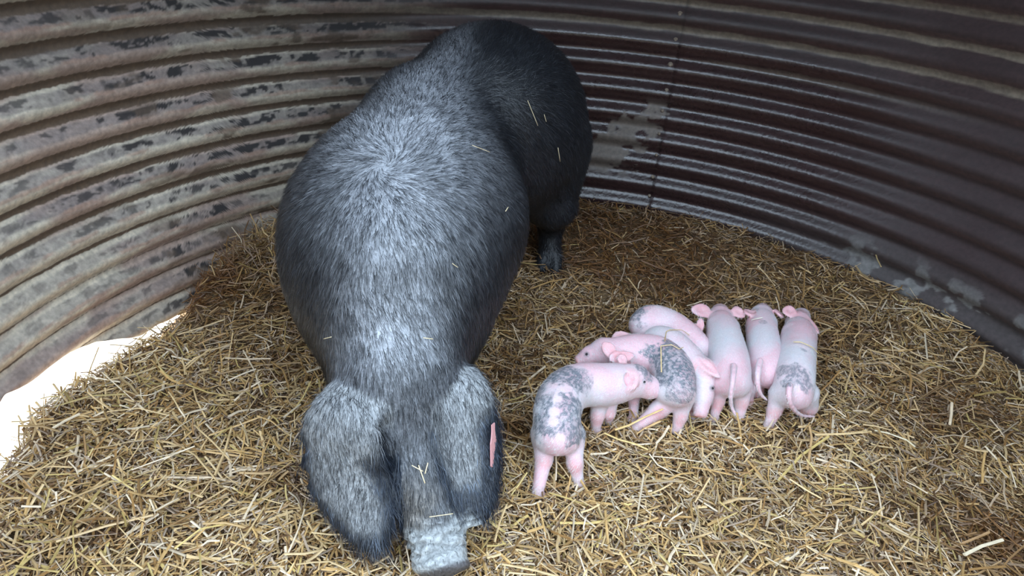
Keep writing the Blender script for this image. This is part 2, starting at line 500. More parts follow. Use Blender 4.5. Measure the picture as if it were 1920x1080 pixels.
# ------------------------------------------------------------------ modelling by blended solids
class Field:
    def __init__(self, lo, hi, h):
        self.lo = np.asarray(lo, float); self.h = h
        self.n = np.ceil((np.asarray(hi) - self.lo) / h).astype(int) + 1
        self.F = np.full(self.n, 1.0, np.float32)

    def _sub(self, lo, hi):
        a = np.clip(np.floor((np.asarray(lo) - self.lo) / self.h).astype(int), 0, self.n)
        b = np.clip(np.ceil((np.asarray(hi) - self.lo) / self.h).astype(int) + 1, 0, self.n)
        sl = tuple(slice(i, j) for i, j in zip(a, b))
        ax = [self.lo[i] + self.h * np.arange(a[i], b[i]) for i in range(3)]
        return sl, np.meshgrid(*ax, indexing='ij', sparse=True)

    def _merge(self, sl, d, k, cut):
        F = self.F[sl]
        if cut:
            h = np.clip(0.5 - 0.5 * (F + d) / k, 0, 1)
            self.F[sl] = F * (1 - h) - d * h + k * h * (1 - h)
        else:
            h = np.clip(0.5 + 0.5 * (F - d) / k, 0, 1)
            self.F[sl] = F * (1 - h) + d * h - k * h * (1 - h)

    def rc(self, a, b, ra, rb, k=0.02, cut=False):
        a = np.asarray(a, float); b = np.asarray(b, float)
        m = max(ra, rb) + k + 3 * self.h
        sl, (X, Y, Z) = self._sub(np.minimum(a, b) - m, np.maximum(a, b) + m)
        ab = b - a; L2 = max(ab @ ab, 1e-9)
        t = np.clip(((X - a[0]) * ab[0] + (Y - a[1]) * ab[1] + (Z - a[2]) * ab[2]) / L2, 0, 1)
        d = np.sqrt((X - a[0] - t * ab[0]) ** 2 + (Y - a[1] - t * ab[1]) ** 2 + (Z - a[2] - t * ab[2]) ** 2) - (ra + t * (rb - ra))
        self._merge(sl, d.astype(np.float32), k, cut)

    def ell(self, c, r, axes=None, k=0.02, cut=False):
        c = np.asarray(c, float); r = np.asarray(r, float)
        B = np.eye(3) if axes is None else np.asarray(axes, float)
        m = max(r) + k + 3 * self.h
        sl, (X, Y, Z) = self._sub(c - m, c + m)
        P = [(X - c[0]) * B[i, 0] + (Y - c[1]) * B[i, 1] + (Z - c[2]) * B[i, 2] for i in range(3)]
        k0 = np.sqrt(sum((P[i] / r[i]) ** 2 for i in range(3)))
        k1 = np.sqrt(sum((P[i] / r[i] ** 2) ** 2 for i in range(3))) + 1e-9
        d = k0 * (k0 - 1) / k1
        self._merge(sl, d.astype(np.float32), k, cut)

    def mesh(self):
        F = self.F
        F = F + (F == 0) * 1e-6
        neg = F < 0
        n = F.shape
        cs = [(i, j, k) for i in (0, 1) for j in (0, 1) for k in (0, 1)]
        cnt = np.zeros((n[0] - 1, n[1] - 1, n[2] - 1), np.int8)
        for i, j, k in cs:
            cnt += neg[i:n[0] - 1 + i, j:n[1] - 1 + j, k:n[2] - 1 + k]
        act = np.argwhere((cnt > 0) & (cnt < 8))
        ids = np.full(cnt.shape, -1, np.int64)
        ids[act[:, 0], act[:, 1], act[:, 2]] = np.arange(len(act))
        val = {c: F[act[:, 0] + c[0], act[:, 1] + c[1], act[:, 2] + c[2]].astype(float) for c in cs}
        S = np.zeros((len(act), 3)); N = np.zeros(len(act))
        for c in cs:
            for ax in range(3):
                if c[ax]: continue
                d = list(c); d[ax] = 1; d = tuple(d)
                fa, fb = val[c], val[d]
                m = (fa < 0) != (fb < 0)
                t = np.where(m, fa / np.where(m, fa - fb, 1), 0)
                p = np.tile(np.array(c, float), (len(act), 1)); p[:, ax] += t
                S += p * m[:, None]; N += m
        verts = self.lo + self.h * (act + S / N[:, None])
        quads = []
        for ax in range(3):
            o1, o2 = [(1, 2), (2, 0), (0, 1)][ax]
            sl0 = [slice(1, -1)] * 3; sl1 = [slice(1, -1)] * 3
            sl0[ax] = slice(0, -1); sl1[ax] = slice(1, None)
            A = neg[tuple(sl0)]; Bn = neg[tuple(sl1)]
            e = np.argwhere(A != Bn)
            s = A[e[:, 0], e[:, 1], e[:, 2]]
            off = np.array([1, 1, 1]); off[ax] = 0
            g = e + off
            u = np.zeros(3, int); u[o1] = 1; w = np.zeros(3, int); w[o2] = 1
            def I(q): return ids[q[:, 0], q[:, 1], q[:, 2]]
            q = np.stack([I(g - u - w), I(g - w), I(g), I(g - u)], 1)
            q[~s] = q[~s][:, ::-1]
            quads.append(q)
        return verts, np.concatenate(quads)


def relax(v, q, it=1, f=0.5):
    for _ in range(it):
        s = np.zeros_like(v); n = np.zeros(len(v))
        for a, b in ((0, 1), (1, 2), (2, 3), (3, 0)):
            np.add.at(s, q[:, a], v[q[:, b]]); np.add.at(n, q[:, a], 1)
            np.add.at(s, q[:, b], v[q[:, a]]); np.add.at(n, q[:, b], 1)
        v = v + f * (s / n[:, None] - v)
    return v


def normals(v, q):
    fn = np.cross(v[q[:, 2]] - v[q[:, 0]], v[q[:, 3]] - v[q[:, 1]])
    n = np.zeros_like(v)
    for a in range(4): np.add.at(n, q[:, a], fn)
    return n / (np.linalg.norm(n, axis=1)[:, None] + 1e-12)


def frame(along, flat):
    """rows: length axis, width axis, thickness axis (near `flat`)"""
    a = np.asarray(along, float); a = a / np.linalg.norm(a)
    t = np.asarray(flat, float); t = t - a * (t @ a); t /= np.linalg.norm(t)
    return np.stack([a, np.cross(t, a), t])


def spline(pts, n):
    """Catmull-Rom through rows of any width"""
    P = np.asarray(pts, float)
    P = np.vstack([2 * P[0] - P[1], P, 2 * P[-1] - P[-2]])
    out = []
    m = len(P) - 3
    for u in np.linspace(0, m, n):
        i = min(int(u), m - 1); t = u - i
        p0, p1, p2, p3 = P[i:i + 4]
        out.append(0.5 * (2 * p1 + (p2 - p0) * t + (2 * p0 - 5 * p1 + 4 * p2 - p3) * t * t + (3 * p1 - p0 - 3 * p2 + p3) * t ** 3))
    return np.array(out)


def fur(name, v, n, cols, dirs, count, L, W, mat, parent, seed, lift=0.25, jit=0.22, weight=None, label=None):
    g = np.random.default_rng(seed)
    w = np.ones(len(v)) if weight is None else weight
    idx = g.choice(len(v), count, p=w / w.sum())
    p = v[idx] + g.normal(0, 0.0028, (count, 3)); nn = n[idx]
    p = p - nn * np.einsum('ij,ij->i', p - v[idx], nn)[:, None]
    d = dirs[idx] + g.normal(0, jit, (count, 3))
    d = d - nn * np.einsum('ij,ij->i', d, nn)[:, None]
    d /= np.linalg.norm(d, axis=1)[:, None] + 1e-9
    s = np.cross(nn, d) + nn * g.normal(0, 0.35, count)[:, None]
    s /= np.linalg.norm(s, axis=1)[:, None] + 1e-9
    Ln = (np.asarray(L)[idx] if np.ndim(L) else L) * g.uniform(0.6, 1.25, count)
    Ln = Ln[:, None]; hw = W / 2 * g.uniform(0.7, 1.3, count)[:, None]
    lf = lift * g.uniform(0.3, 1.4, count)[:, None]
    m = p + d * Ln * 0.5 + nn * Ln * lf * 0.5
    t = p + d * Ln + nn * Ln * lf * 0.6
    p = p - nn * 0.001
    P = np.stack([p - s * hw, p + s * hw, m + s * hw * 0.8, m - s * hw * 0.8, t], 1).reshape(-1, 3)
    b = (np.arange(count) * 5)[:, None]
    o = mesh_np(name, P, quads=b + np.array([[0, 1, 2, 3]]), tris=b + np.array([[3, 2, 4]]), material=mat, col=np.repeat(cols(idx, g), 5, 0), parent=parent, smooth_=True)
    o['kind'] = 'stuff'
    if label: o['label'] = label
    return o


# ------------------------------------------------------------------ the sow
def build_sow():
    f = Field((-0.85, 0.80, -0.04), (0.42, 2.84, 1.02), 0.0065)
    # trunk
    f.ell((-0.090, 2.33, 0.595), (0.295, 0.34, 0.320), k=0.05)                      # rump
    f.ell((-0.15, 2.24, 0.67), (0.25, 0.31, 0.250), k=0.07)
    f.ell((-0.285, 2.00, 0.62), (0.215, 0.30, 0.235), k=0.06)                          # loin
    f.ell((-0.300, 1.74, 0.465), (0.325, 0.40, 0.325), frame((0.22, 1, 0.10), (0, 0, 1))[[1, 0, 2]], k=0.07)   # barrel
    f.ell((-0.285, 1.50, 0.43), (0.240, 0.27, 0.265), k=0.10)                         # shoulders
    f.rc((-0.28, 1.70, 0.62), (-0.26, 1.42, 0.52), 0.16, 0.14, k=0.12)
    f.rc((-0.26, 1.42, 0.40), (-0.25, 1.26, 0.33), 0.160, 0.128, k=0.09)             # neck
    f.rc((-0.255, 1.38, 0.47), (-0.225, 1.24, 0.36), 0.13, 0.10, k=0.08)
    # jowl, skull, face
    f.ell((-0.225, 1.24, 0.26), (0.135, 0.12, 0.14), k=0.08)
    f.rc((-0.220, 1.215, 0.295), (-0.165, 1.105, 0.185), 0.100, 0.074, k=0.05)
    f.rc((-0.165, 1.105, 0.185), (-0.105, 0.985, 0.085), 0.070, 0.060, k=0.04)
    f.rc((-0.19, 1.16, 0.13), (-0.12, 1.03, 0.065), 0.070, 0.048, k=0.05)          # lower jaw
    # snout disc
    ax = V(-0.100, 0.965, 0.078) - V(-0.165, 1.105, 0.185); ax /= np.linalg.norm(ax)
    dc = V(-0.095, 0.955, 0.072)
    fr = frame(V(1, 0.1, 0.1), ax)
    f.ell(dc, (0.062, 0.050, 0.018), fr, k=0.012)
    for sgn in (-1, 1):
        f.rc(dc + fr[0] * 0.022 * sgn + ax * 0.03, dc + fr[0] * 0.020 * sgn - ax * 0.01, 0.0105, 0.008, k=0.004, cut=True)
    # wrinkles over the snout
    for i, s_ in enumerate((0.030, 0.052, 0.075, 0.10)):
        cpt = dc - ax * s_ + fr[1] * (0.056 if fr[1][2] > 0 else -0.056)
        f.rc(cpt - fr[0] * 0.045 - ax * 0.004 * (i % 2), cpt + fr[0] * 0.045 + ax * 0.006, 0.0055, 0.0045, k=0.010, cut=True)
    # legs
    g0 = float(ground_h(np.array([0.14]), np.array([2.33]))[0])
    f.rc((0.08, 2.36, 0.50), (0.115, 2.29, 0.34), 0.150, 0.092, k=0.08)             # thigh
    f.rc((0.115, 2.29, 0.34), (0.125, 2.38, 0.22), 0.072, 0.050, k=0.04)
    f.rc((0.125, 2.38, 0.22), (0.130, 2.345, 0.10), 0.047, 0.040, k=0.02)
    f.rc((-0.24, 2.36, 0.50), (-0.28, 2.28, 0.34), 0.150, 0.095, k=0.08)
    f.rc((-0.28, 2.28, 0.34), (-0.27, 2.40, 0.22), 0.075, 0.050, k=0.04)
    f.rc((-0.27, 2.40, 0.22), (-0.27, 2.345, 0.10), 0.047, 0.040, k=0.02)
    for x_ in (0.130, -0.27):
        for s_ in (-1, 1):
            f.rc((x_ + 0.020 * s_, 2.335, 0.115), (x_ + 0.026 * s_, 2.300, 0.075), 0.026, 0.024, k=0.008)
    for x_ in (-0.395, -0.165):
        f.rc((x_, 1.46, 0.34), (x_, 1.42, 0.19), 0.095, 0.062, k=0.06)
        f.rc((x_, 1.42, 0.19), (x_, 1.43, 0.05), 0.052, 0.042, k=0.02)
        for s_ in (-1, 1):
            f.rc((x_ + 0.020 * s_, 1.42, 0.035), (x_ + 0.026 * s_, 1.385, 0.010), 0.026, 0.022, k=0.008)
    # udder line
    for i in range(5):
        y_ = 1.55 + 0.13 * i
        for s_ in (-1, 1):
            xx = -0.30 + 0.035 * i + 0.085 * s_
            f.ell((xx, y_, 0.175), (0.06, 0.075, 0.05), k=0.05)
            f.rc((xx, y_, 0.13), (xx, y_, 0.105), 0.010, 0.008, k=0.01)
    # tail
    tl = spline([(-0.10, 2.64, 0.66), (-0.11, 2.70, 0.60), (-0.09, 2.72, 0.52), (-0.06, 2.71, 0.45)], 9)
    for a, b, i in zip(tl[:-1], tl[1:], range(8)): f.rc(a, b, 0.019 - i * 0.0012, 0.0178 - i * 0.0012, k=0.012)
    # ears: leaf shaped, hanging forward beside the face
    ears = []
    def ear(pts, thick, out):
        S = spline(pts, 12)
        ears.append((S, out))
        for i in range(11):
            a, b = S[i], S[i + 1]
            al = b[:3] - a[:3]
            fm = frame(al, out)
            L = np.linalg.norm(al)
            f.ell((a[:3] + b[:3]) / 2, (L * 1.1, (a[3] + b[3]) / 2, thick), fm, k=0.016)
    E = lambda x, y, z, w: (*at(x, y, z), w)
    ear([E(676, 735, 0.355, 0.070), E(642, 790, 0.325, 0.088), E(640, 860, 0.245, 0.099), E(666, 930, 0.175, 0.090), E(694, 985, 0.125, 0.062), E(700, 1025, 0.092, 0.032)], 0.021, (-0.25, -0.75, 0.5))
    ear([E(852, 700, 0.355, 0.052), E(872, 745, 0.335, 0.066), E(880, 820, 0.265, 0.072), E(885, 890, 0.195, 0.068), E(886, 940, 0.15, 0.057), E(888, 978, 0.118, 0.030)], 0.021, (0.35, -0.75, 0.5))
    # folds that part the ears from the face
    for ch, r_ in (([(728, 800, .33), (744, 860, .28), (754, 930, .22), (752, 1000, .15)], 0.017), ([(838, 770, .36), (838, 850, .29), (846, 920, .22), (858, 975, .16)], 0.013)):
        cp = [at(*c_) for c_ in ch]
        for a, b in zip(cp[:-1], cp[1:]): f.rc(a, b, r_, r_, k=0.012, cut=True)
    v, q = f.mesh()
    v = relax(v, q, 2, 0.5)
    n = normals(v, q)
    # hide lumps
    v = v + n * (0.007 * (fbm(v, 9, 2, 5) - 0.5) * smooth(1.3, 1.5, v[:, 1]))[:, None]
    cr_ = np.stack([v @ fr[0] * 22, v @ ax * 75 + 1.6 * fbm(v, 18, 3, 8), v @ fr[1] * 22], 1)
    rg = 1 - np.abs(2 * fbm(cr_, 1.0, 3, 12) - 1)
    v = v - n * (0.011 * smooth(0.72, 0.98, rg) * smooth(0.11, 0.06, (dc - v) @ ax) * smooth(0.012, 0.024, (dc - v) @ ax) * (np.linalg.norm(v - dc, axis=1) < 0.14))[:, None]
    n = normals(v, q)
    # ---- colours: black hide, dusty grey back, ears, snout; lit back and shaded flanks painted in
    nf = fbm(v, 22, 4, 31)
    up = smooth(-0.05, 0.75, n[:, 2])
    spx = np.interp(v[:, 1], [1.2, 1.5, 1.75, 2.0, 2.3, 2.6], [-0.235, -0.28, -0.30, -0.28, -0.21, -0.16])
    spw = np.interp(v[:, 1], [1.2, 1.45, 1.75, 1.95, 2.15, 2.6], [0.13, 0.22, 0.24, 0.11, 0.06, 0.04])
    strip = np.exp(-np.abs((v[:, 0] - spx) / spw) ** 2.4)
    dust_and_light = (0.95 * strip * smooth(2.7, 1.6, v[:, 1]) + 0.015) * up  # dusty back with the overhead light and the rump's shade painted in
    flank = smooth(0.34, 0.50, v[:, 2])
    dust_and_light = dust_and_light * flank
    dust_and_light = dust_and_light * (0.55 + 0.9 * nf)
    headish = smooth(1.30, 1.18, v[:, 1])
    dust_and_light = dust_and_light + headish * (0.25 + 0.35 * nf)
    c = V(0.010, 0.011, 0.014) + dust_and_light[:, None] * V(0.32, 0.335, 0.37)
    em = np.zeros(len(v), bool)
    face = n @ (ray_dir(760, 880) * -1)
    lat = np.full(len(v), 9.0); alo = np.zeros(len(v))
    for S, out in ears:
        S2 = spline(S, 60)
        best = np.full(len(v), 9.0); bi = np.zeros(len(v), int)
        for i_, s_ in enumerate(S2):
            dd = np.linalg.norm(v - s_[:3], axis=1); mk = dd < best
            best[mk] = dd[mk]; bi[mk] = i_
        tg = np.gradient(S2[:, :3], axis=0)[bi]; tg /= np.linalg.norm(tg, axis=1)[:, None]
        sd_ = np.cross(tg, np.array(out, float)); sd_ /= np.linalg.norm(sd_, axis=1)[:, None]
        la = np.einsum('ij,ij->i', v - S2[bi, :3], sd_) / (S2[bi, 3] + 1e-6)
        own = (v[:, 0] < -0.17) if out[0] < 0 else (v[:, 0] > -0.17)
        nrm = np.cross(tg, sd_)
        off_n = np.abs(np.einsum('ij,ij->i', v - S2[bi, :3], nrm))
        em = em | (own & (off_n < 0.028) & (np.abs(la) < 1.25) & (best < 0.125) & (bi > 1))
        lat = np.where(own & (best < 0.12), la, lat); alo = np.where(own, bi / 59.0, alo)
    lw = lat + 0.5 * (fbm(v, 16, 3, 37) - 0.5)
    # the outer rim and the tip stay dark, the middle of the leaf is dusty grey
    lw = (lw - 0.40 * (v[:, 0] > -0.17)) * smooth(0.12, 0.40, alo)
    tipa = np.where(v[:, 0] > -0.17, 0.72, 0.92)
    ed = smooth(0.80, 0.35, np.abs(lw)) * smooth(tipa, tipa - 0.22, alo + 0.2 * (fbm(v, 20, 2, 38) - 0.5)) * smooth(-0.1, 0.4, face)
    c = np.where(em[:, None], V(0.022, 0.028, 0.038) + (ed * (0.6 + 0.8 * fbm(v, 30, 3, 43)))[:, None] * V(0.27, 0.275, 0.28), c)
    mid = headish * smooth(0.27, 0.17, v[:, 2]) * smooth(0.40, 0.55, fbm(v, 12, 3, 44) + 0.06) * ~em
    c = c + (V(0.22, 0.205, 0.19) * (0.6 + 0.8 * nf)[:, None] - c) * mid[:, None]
    dsn = (dc - v) @ ax
    nearsn = smooth(0.13, 0.11, np.linalg.norm(v - dc, axis=1))
    sn = smooth(0.125, 0.055, dsn + 0.10 * (fbm(v, 30, 3, 39) - 0.5)) * nearsn
    c = c + (V(0.40, 0.42, 0.43) * ((0.75 + 0.5 * fbm(v, 60, 3, 40)) * (1 - 0.40 * smooth(0.72, 0.98, rg)))[:, None] - c) * sn[:, None]
    rim = smooth(0.004, 0.010, (v - dc) @ ax + 0.004) * smooth(0.09, 0.07, np.linalg.norm(v - dc, axis=1))
    c = c + (V(0.10, 0.095, 0.10) - c) * rim[:, None]
    hoof = smooth(0.06, 0.04, v[:, 2]) * (v[:, 1] < 1.6) * (v[:, 1] > 1.3)
    c = c * (1 - 0.5 * hoof)[:, None]
    root = empty('sow', (-0.25, 1.75, 0.0))
    tag(root, 'large black floppy-eared sow standing with her snout down in the straw', 'pig')
    off = V(-0.25, 1.75, 0.0)
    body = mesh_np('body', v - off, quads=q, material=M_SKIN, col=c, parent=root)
    # ---- coat: hair turns around a whorl on the back and runs down the flanks
    bv = BVHTree.FromPolygons([tuple(p) for p in v], [tuple(int(i) for i in r) for r in q])
    def hit(x, y):
        h = bv.ray_cast(Vector((0, 0, H)), Vector(ray_dir(x, y)))
        return None if h[0] is None else (np.array(h[0]), np.array(h[1]))
    wh = hit(720, 310)
    wp = wh[0] if wh else V(-0.29, 1.5, 0.74)
    rvec = v - wp
    dist = np.linalg.norm(rvec, axis=1)[:, None]
    rad = rvec / (dist + 1e-6)
    swirl = np.cross(n, rad) * np.exp(-dist / 0.07) * 1.2
    grav = V(0, 0, -1) * (0.15 + 0.9 * smooth(0.25, 0.7, 1 - n[:, 2]))[:, None]
    wav = (np.stack([fbm(v, 10, 2, 61), fbm(v, 10, 2, 62), fbm(v, 10, 2, 63)], 1) - 0.5) * 0.9
    dirs = rad * 0.9 + swirl + grav * smooth(0.0, 0.3, dist[:, 0])[:, None] + wav
    ex = em[:, None]
    dirs = np.where(ex, V(0.25, -0.35, -1.0) + wav * 0.6, dirs)
    dirs = np.where((headish > 0.5)[:, None] & ~ex, V(0.35, -0.6, -0.9) + wav, dirs)
    L = np.full(len(v), 0.030)
    L = np.where(em, 0.024, L)
    edge = em & (face < 0.25)
    L = np.where(edge | (em & (np.abs(lat) > 0.8) & (alo > 0.2)) | (em & (alo > 0.85)), 0.046, L)
    L = np.where(sn > 0.2, 0.012, L)
    clump = fbm(v + dirs * 0.0, 55, 3, 71)
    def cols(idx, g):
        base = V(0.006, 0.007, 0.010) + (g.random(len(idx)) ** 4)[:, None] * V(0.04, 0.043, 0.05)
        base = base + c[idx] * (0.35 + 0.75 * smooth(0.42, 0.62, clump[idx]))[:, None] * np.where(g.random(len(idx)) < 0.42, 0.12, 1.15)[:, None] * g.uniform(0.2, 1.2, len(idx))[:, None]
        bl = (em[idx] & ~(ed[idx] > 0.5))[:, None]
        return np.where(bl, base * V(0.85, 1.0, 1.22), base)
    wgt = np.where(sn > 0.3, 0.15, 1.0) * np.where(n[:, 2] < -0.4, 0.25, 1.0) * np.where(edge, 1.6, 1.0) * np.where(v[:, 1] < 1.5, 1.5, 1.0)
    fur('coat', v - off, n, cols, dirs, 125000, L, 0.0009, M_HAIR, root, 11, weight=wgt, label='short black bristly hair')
    # eyes, hidden beneath the ears
    for e in ((-0.285, 1.125, 0.235), (-0.105, 1.155, 0.235)):
        h = bv.find_nearest(Vector(e))
        ball('eye', np.array(h[0]) - off, 0.011, M_EYE, root)
    # ear tag
    h = hit(908, 835)
    tp = h[0] + V(0.019, 0.008, 0.0)
    build_ear_tag(tp - off, root)
    return root, bv, hit


def ball(name, c, r, mat, parent, squash=1.0):
    vs, qs, ts = [], [], []
    nu, nv = 14, 8
    for j in range(1, nv):
        ph = math.pi * j / nv
        for i in range(nu):
            a = 2 * math.pi * i / nu
            vs.append((c[0] + r * math.sin(ph) * math.cos(a), c[1] + r * math.sin(ph) * math.sin(a), c[2] + r * squash * math.cos(ph)))
    for j in range(nv - 2):
        for i in range(nu):
            qs.append((j * nu + i, (j + 1) * nu + i, (j + 1) * nu + (i + 1) % nu, j * nu + (i + 1) % nu))
    vs.append((c[0], c[1], c[2] + r * squash)); vs.append((c[0], c[1], c[2] - r * squash))
    for i in range(nu):
        ts.append((i, (i + 1) % nu, len(vs) - 2))
        ts.append(((nv - 2) * nu + (i + 1) % nu, (nv - 2) * nu + i, len(vs) - 1))
    return mesh_np(name, vs, quads=qs, tris=ts, material=mat, parent=parent)


def build_ear_tag(c, parent):
    """thin plastic flag, narrow neck and wide plate, hanging from the rim of the ear"""
    a = V(0.10, -0.35, -1.0); a /= np.linalg.norm(a)
    w = V(0.30, 1.0, 0.25); w -= a * (w @ a); w /= np.linalg.norm(w)
    t = np.cross(a, w)
    out = [(-0.045, 0.007), (-0.030, 0.007), (-0.018, 0.009), (-0.004, 0.014), (0.046, 0.014), (0.050, 0.011)]
    vs = []
    for s in (-1, 1):
        for l, h in out:
            vs.append(c + a * l + w * h + t * 0.0012 * s)
        for l, h in reversed(out):
            vs.append(c + a * l - w * h + t * 0.0012 * s)
    m = len(out); N = 2 * m
    qs = []
    for s in (0, N):
        for i in range(m - 1):
            r = (s + i, s + i + 1, s + N - 2 - i, s + N - 1 - i)
            qs.append(r if s else r[::-1])
    for i in range(N):
        qs.append((i, (i + 1) % N, N + (i + 1) % N, N + i))
    o = mesh_np('ear_tag', vs, quads=qs, material=M_TAG, parent=parent, smooth_=False)
    o['label'] = 'pink plastic ear tag'


sow, sow_bvh, sow_hit = build_sow()


# ------------------------------------------------------------------ the piglets
PINK, WHITE, DARK = V(0.80, 0.515, 0.57), V(0.73, 0.735, 0.77), V(0.18, 0.20, 0.235)


def build_piglet(label, spine, head, legs, ears, tail=None, marks=(), pale=(), seed=0, down=7000, eyes=(), snout_r=0.019):
    """spine: (px,py,z,r) rump to neck; head: skull, muzzle, snout tip (px,py,z,r); legs: chains; ears: (base, tip, half width, facing)"""
    W = lambda t: at(t[0], t[1], t[2])
    sp = np.array([(*W(t), t[3]) for t in spine])
    hd = np.array([(*W(t), t[3]) for t in head])
    lg = [np.array([(*W(t), t[3]) for t in L]) for L in legs]
    er = [(W(a), W(a) + (W(b) - W(a)) * 1.25, w_ * 1.35, fc) for a, b, w_, fc in ears]
    tl = None if tail is None else spline([W(t) for t in tail], 12)
    allp = [sp[:, :3], hd[:, :3]] + [L[:, :3] for L in lg] + [np.array([a, b]) for a, b, _, _ in er] + ([tl] if tl is not None else [])
    allp = np.concatenate(allp)
    f = Field(allp.min(0) - 0.085, allp.max(0) + 0.085, 0.0032)
    S = spline(sp, 3 * len(sp))
    for a, b in zip(S[:-1], S[1:]): f.rc(a[:3], b[:3], a[3], b[3], k=0.012)
    nk = S[-1]
    bd = sp[0, :3] - sp[1, :3]; bd[2] = 0; bd /= np.linalg.norm(bd); sdv = V(-bd[1], bd[0], 0)
    for s_ in (-1, 1):
        f.rc(sp[0, :3] + sdv * s_ * sp[0, 3] * 0.42 + V(0, 0, -0.012), sp[0, :3] * 0.5 + sp[1, :3] * 0.5 + sdv * s_ * sp[0, 3] * 0.45, sp[0, 3] * 0.70, sp[0, 3] * 0.62, k=0.010)
        f.rc(S[-3][:3] + sdv * s_ * S[-3][3] * 0.50 + V(0, 0, 0.012), S[-4][:3] + sdv * s_ * S[-4][3] * 0.5 + V(0, 0, -0.02), S[-3][3] * 0.55, S[-3][3] * 0.5, k=0.012)
    f.rc(nk[:3], hd[0, :3], nk[3] * 0.85, hd[0, 3] * 0.92, k=0.02)
    f.rc(hd[0, :3], hd[1, :3], hd[0, 3], hd[1, 3], k=0.016)
    f.rc(hd[1, :3], hd[2, :3], hd[1, 3], hd[2, 3], k=0.010)
    ax = hd[2, :3] - hd[1, :3]; ax /= np.linalg.norm(ax)
    f.ell(hd[2, :3] + ax * hd[2, 3] * 0.75, (snout_r, snout_r * 0.82, 0.006), frame(np.cross(ax, V(0, 0, 1)) + V(1e-3, 0, 0), ax), k=0.006)
    side = np.cross(ax, V(0, 0, 1)); side /= np.linalg.norm(side) + 1e-9
    tip = hd[2, :3] + ax * (hd[2, 3] * 0.75 + 0.006)
    for s_ in (-1, 1): f.rc(tip + side * 0.0065 * s_ + ax * 0.004, tip + side * 0.006 * s_ - ax * 0.004, 0.0034, 0.0026, k=0.002, cut=True)
    for L in lg:
        for a, b in zip(L[:-1], L[1:]): f.rc(a[:3], b[:3], a[3], b[3], k=0.012)
        e = L[-1]; d = e[:3] - L[-2][:3]; d /= np.linalg.norm(d)
        fd = nk[:3] - sp[0, :3]; fd[2] = 0; fd /= np.linalg.norm(fd)
        sd = V(-fd[1], fd[0], 0)
        for s_ in (-1, 1): f.rc(e[:3] + sd * 0.0055 * s_, e[:3] + sd * 0.007 * s_ + fd * 0.012 + V(0, 0, -0.006), 0.0095, 0.0075, k=0.003)
    for a, b, w_, fc in er:
        fm = frame(b - a, V(*fc)); Ln = np.linalg.norm(b - a)
        f.ell(a + (b - a) * 0.40, (Ln * 0.50, w_, 0.0052), fm, k=0.008)
        f.ell(a + (b - a) * 0.70, (Ln * 0.36, w_ * 0.62, 0.0046), fm, k=0.008)
        f.ell(a + (b - a) * 0.50 + fm[2] * 0.012, (Ln * 0.38, w_ * 0.66, 0.0105), fm, k=0.004, cut=True)
    if tl is not None:
        for i in range(11): f.rc(tl[i], tl[i + 1], 0.0088 - 0.0005 * i, 0.0083 - 0.0005 * i, k=0.004)
    v, q = f.mesh()
    v = relax(v, q, 2, 0.5)
    n = normals(v, q)
    # colours
    c = np.tile(PINK, (len(v), 1)) * (0.93 + 0.14 * fbm(v, 30, 3, seed))[:, None]
    gen = smooth(0.25, 0.95, np.abs(n @ sdv)) * smooth(0.35, 0.6, fbm(v, 14, 2, seed + 4)) * 0.6 + 0.35 * smooth(0.45, 0.6, fbm(v, 12, 2, seed + 6))
    c = c + (WHITE - c) * np.clip(gen, 0, 0.7)[:, None]
    for (px, py, z, r, s) in pale:
        d = np.linalg.norm(v - at(px, py, z), axis=1)
        m = 0.8 * s * smooth(1.7, 0.3, d / r + 0.6 * (fbm(v, 40, 3, seed + 3) - 0.5))
        c = c + (WHITE - c) * m[:, None]
    dk = np.zeros(len(v))
    for (px, py, z, r, s) in marks:
        d = np.linalg.norm(v - at(px, py, z), axis=1)
        mm = smooth(0.12, -0.12, d / (r * 1.3) - 1.0 + 1.2 * (fbm(v, 60, 4, seed + 9) - 0.5))
        mm = mm * (0.45 + 0.55 * smooth(0.40, 0.55, fbm(v, 150, 3, seed + 10)))
        dk = np.maximum(dk, s * mm) if s > 0 else dk * (1 - smooth(1.1, 0.7, d / r + 0.5 * (fbm(v, 60, 3, seed + 9) - 0.5)))
    c = c + (DARK - c) * dk[:, None]
    dsn = np.linalg.norm(v - tip, axis=1)
    c = c + (V(0.80, 0.33, 0.30) - c) * (smooth(0.024, 0.012, dsn) * 0.8)[:, None]
    for e_ in eyes:
        ry = ray_dir(*e_); dl = v - V(0, 0, H); dl = np.linalg.norm(np.cross(dl, ry), axis=1)
        c = c + (V(0.20, 0.17, 0.19) - c) * (0.8 * smooth(0.012, 0.003, dl) * ((v @ -ry) > np.median(v @ -ry) - 0.05))[:, None]
    for L in lg:
        e = L[-1][:3]
        m = smooth(0.026, 0.014, np.linalg.norm(v - e, axis=1))
        c = c + (V(0.55, 0.40, 0.40) - c) * (m * 0.7)[:, None]
        if len(L) > 2:
            m = smooth(0.030, 0.012, np.linalg.norm(v - L[-2][:3] - V(0, -0.012, 0), axis=1))
            c = c + (V(0.80, 0.30, 0.30) - c) * (m * 0.45)[:, None]
    for a, b, w_, fc in er:
        m = smooth(0.045, 0.02, np.linalg.norm(v - (a + b) / 2, axis=1)) * (np.abs((v - (a + b) / 2) @ frame(b - a, V(*fc))[2]) < 0.012)
        c = c + (V(0.84, 0.40, 0.43) - c) * (m * 0.6)[:, None]
    bvh_all.append(BVHTree.FromPolygons([tuple(p) for p in v], [tuple(int(i) for i in r) for r in q]))
    o0 = sp[:, :3].mean(0); o0[2] = 0
    root = empty('piglet', o0)
    tag(root, label, 'piglet', 'litter of young piglets huddled together on the straw')
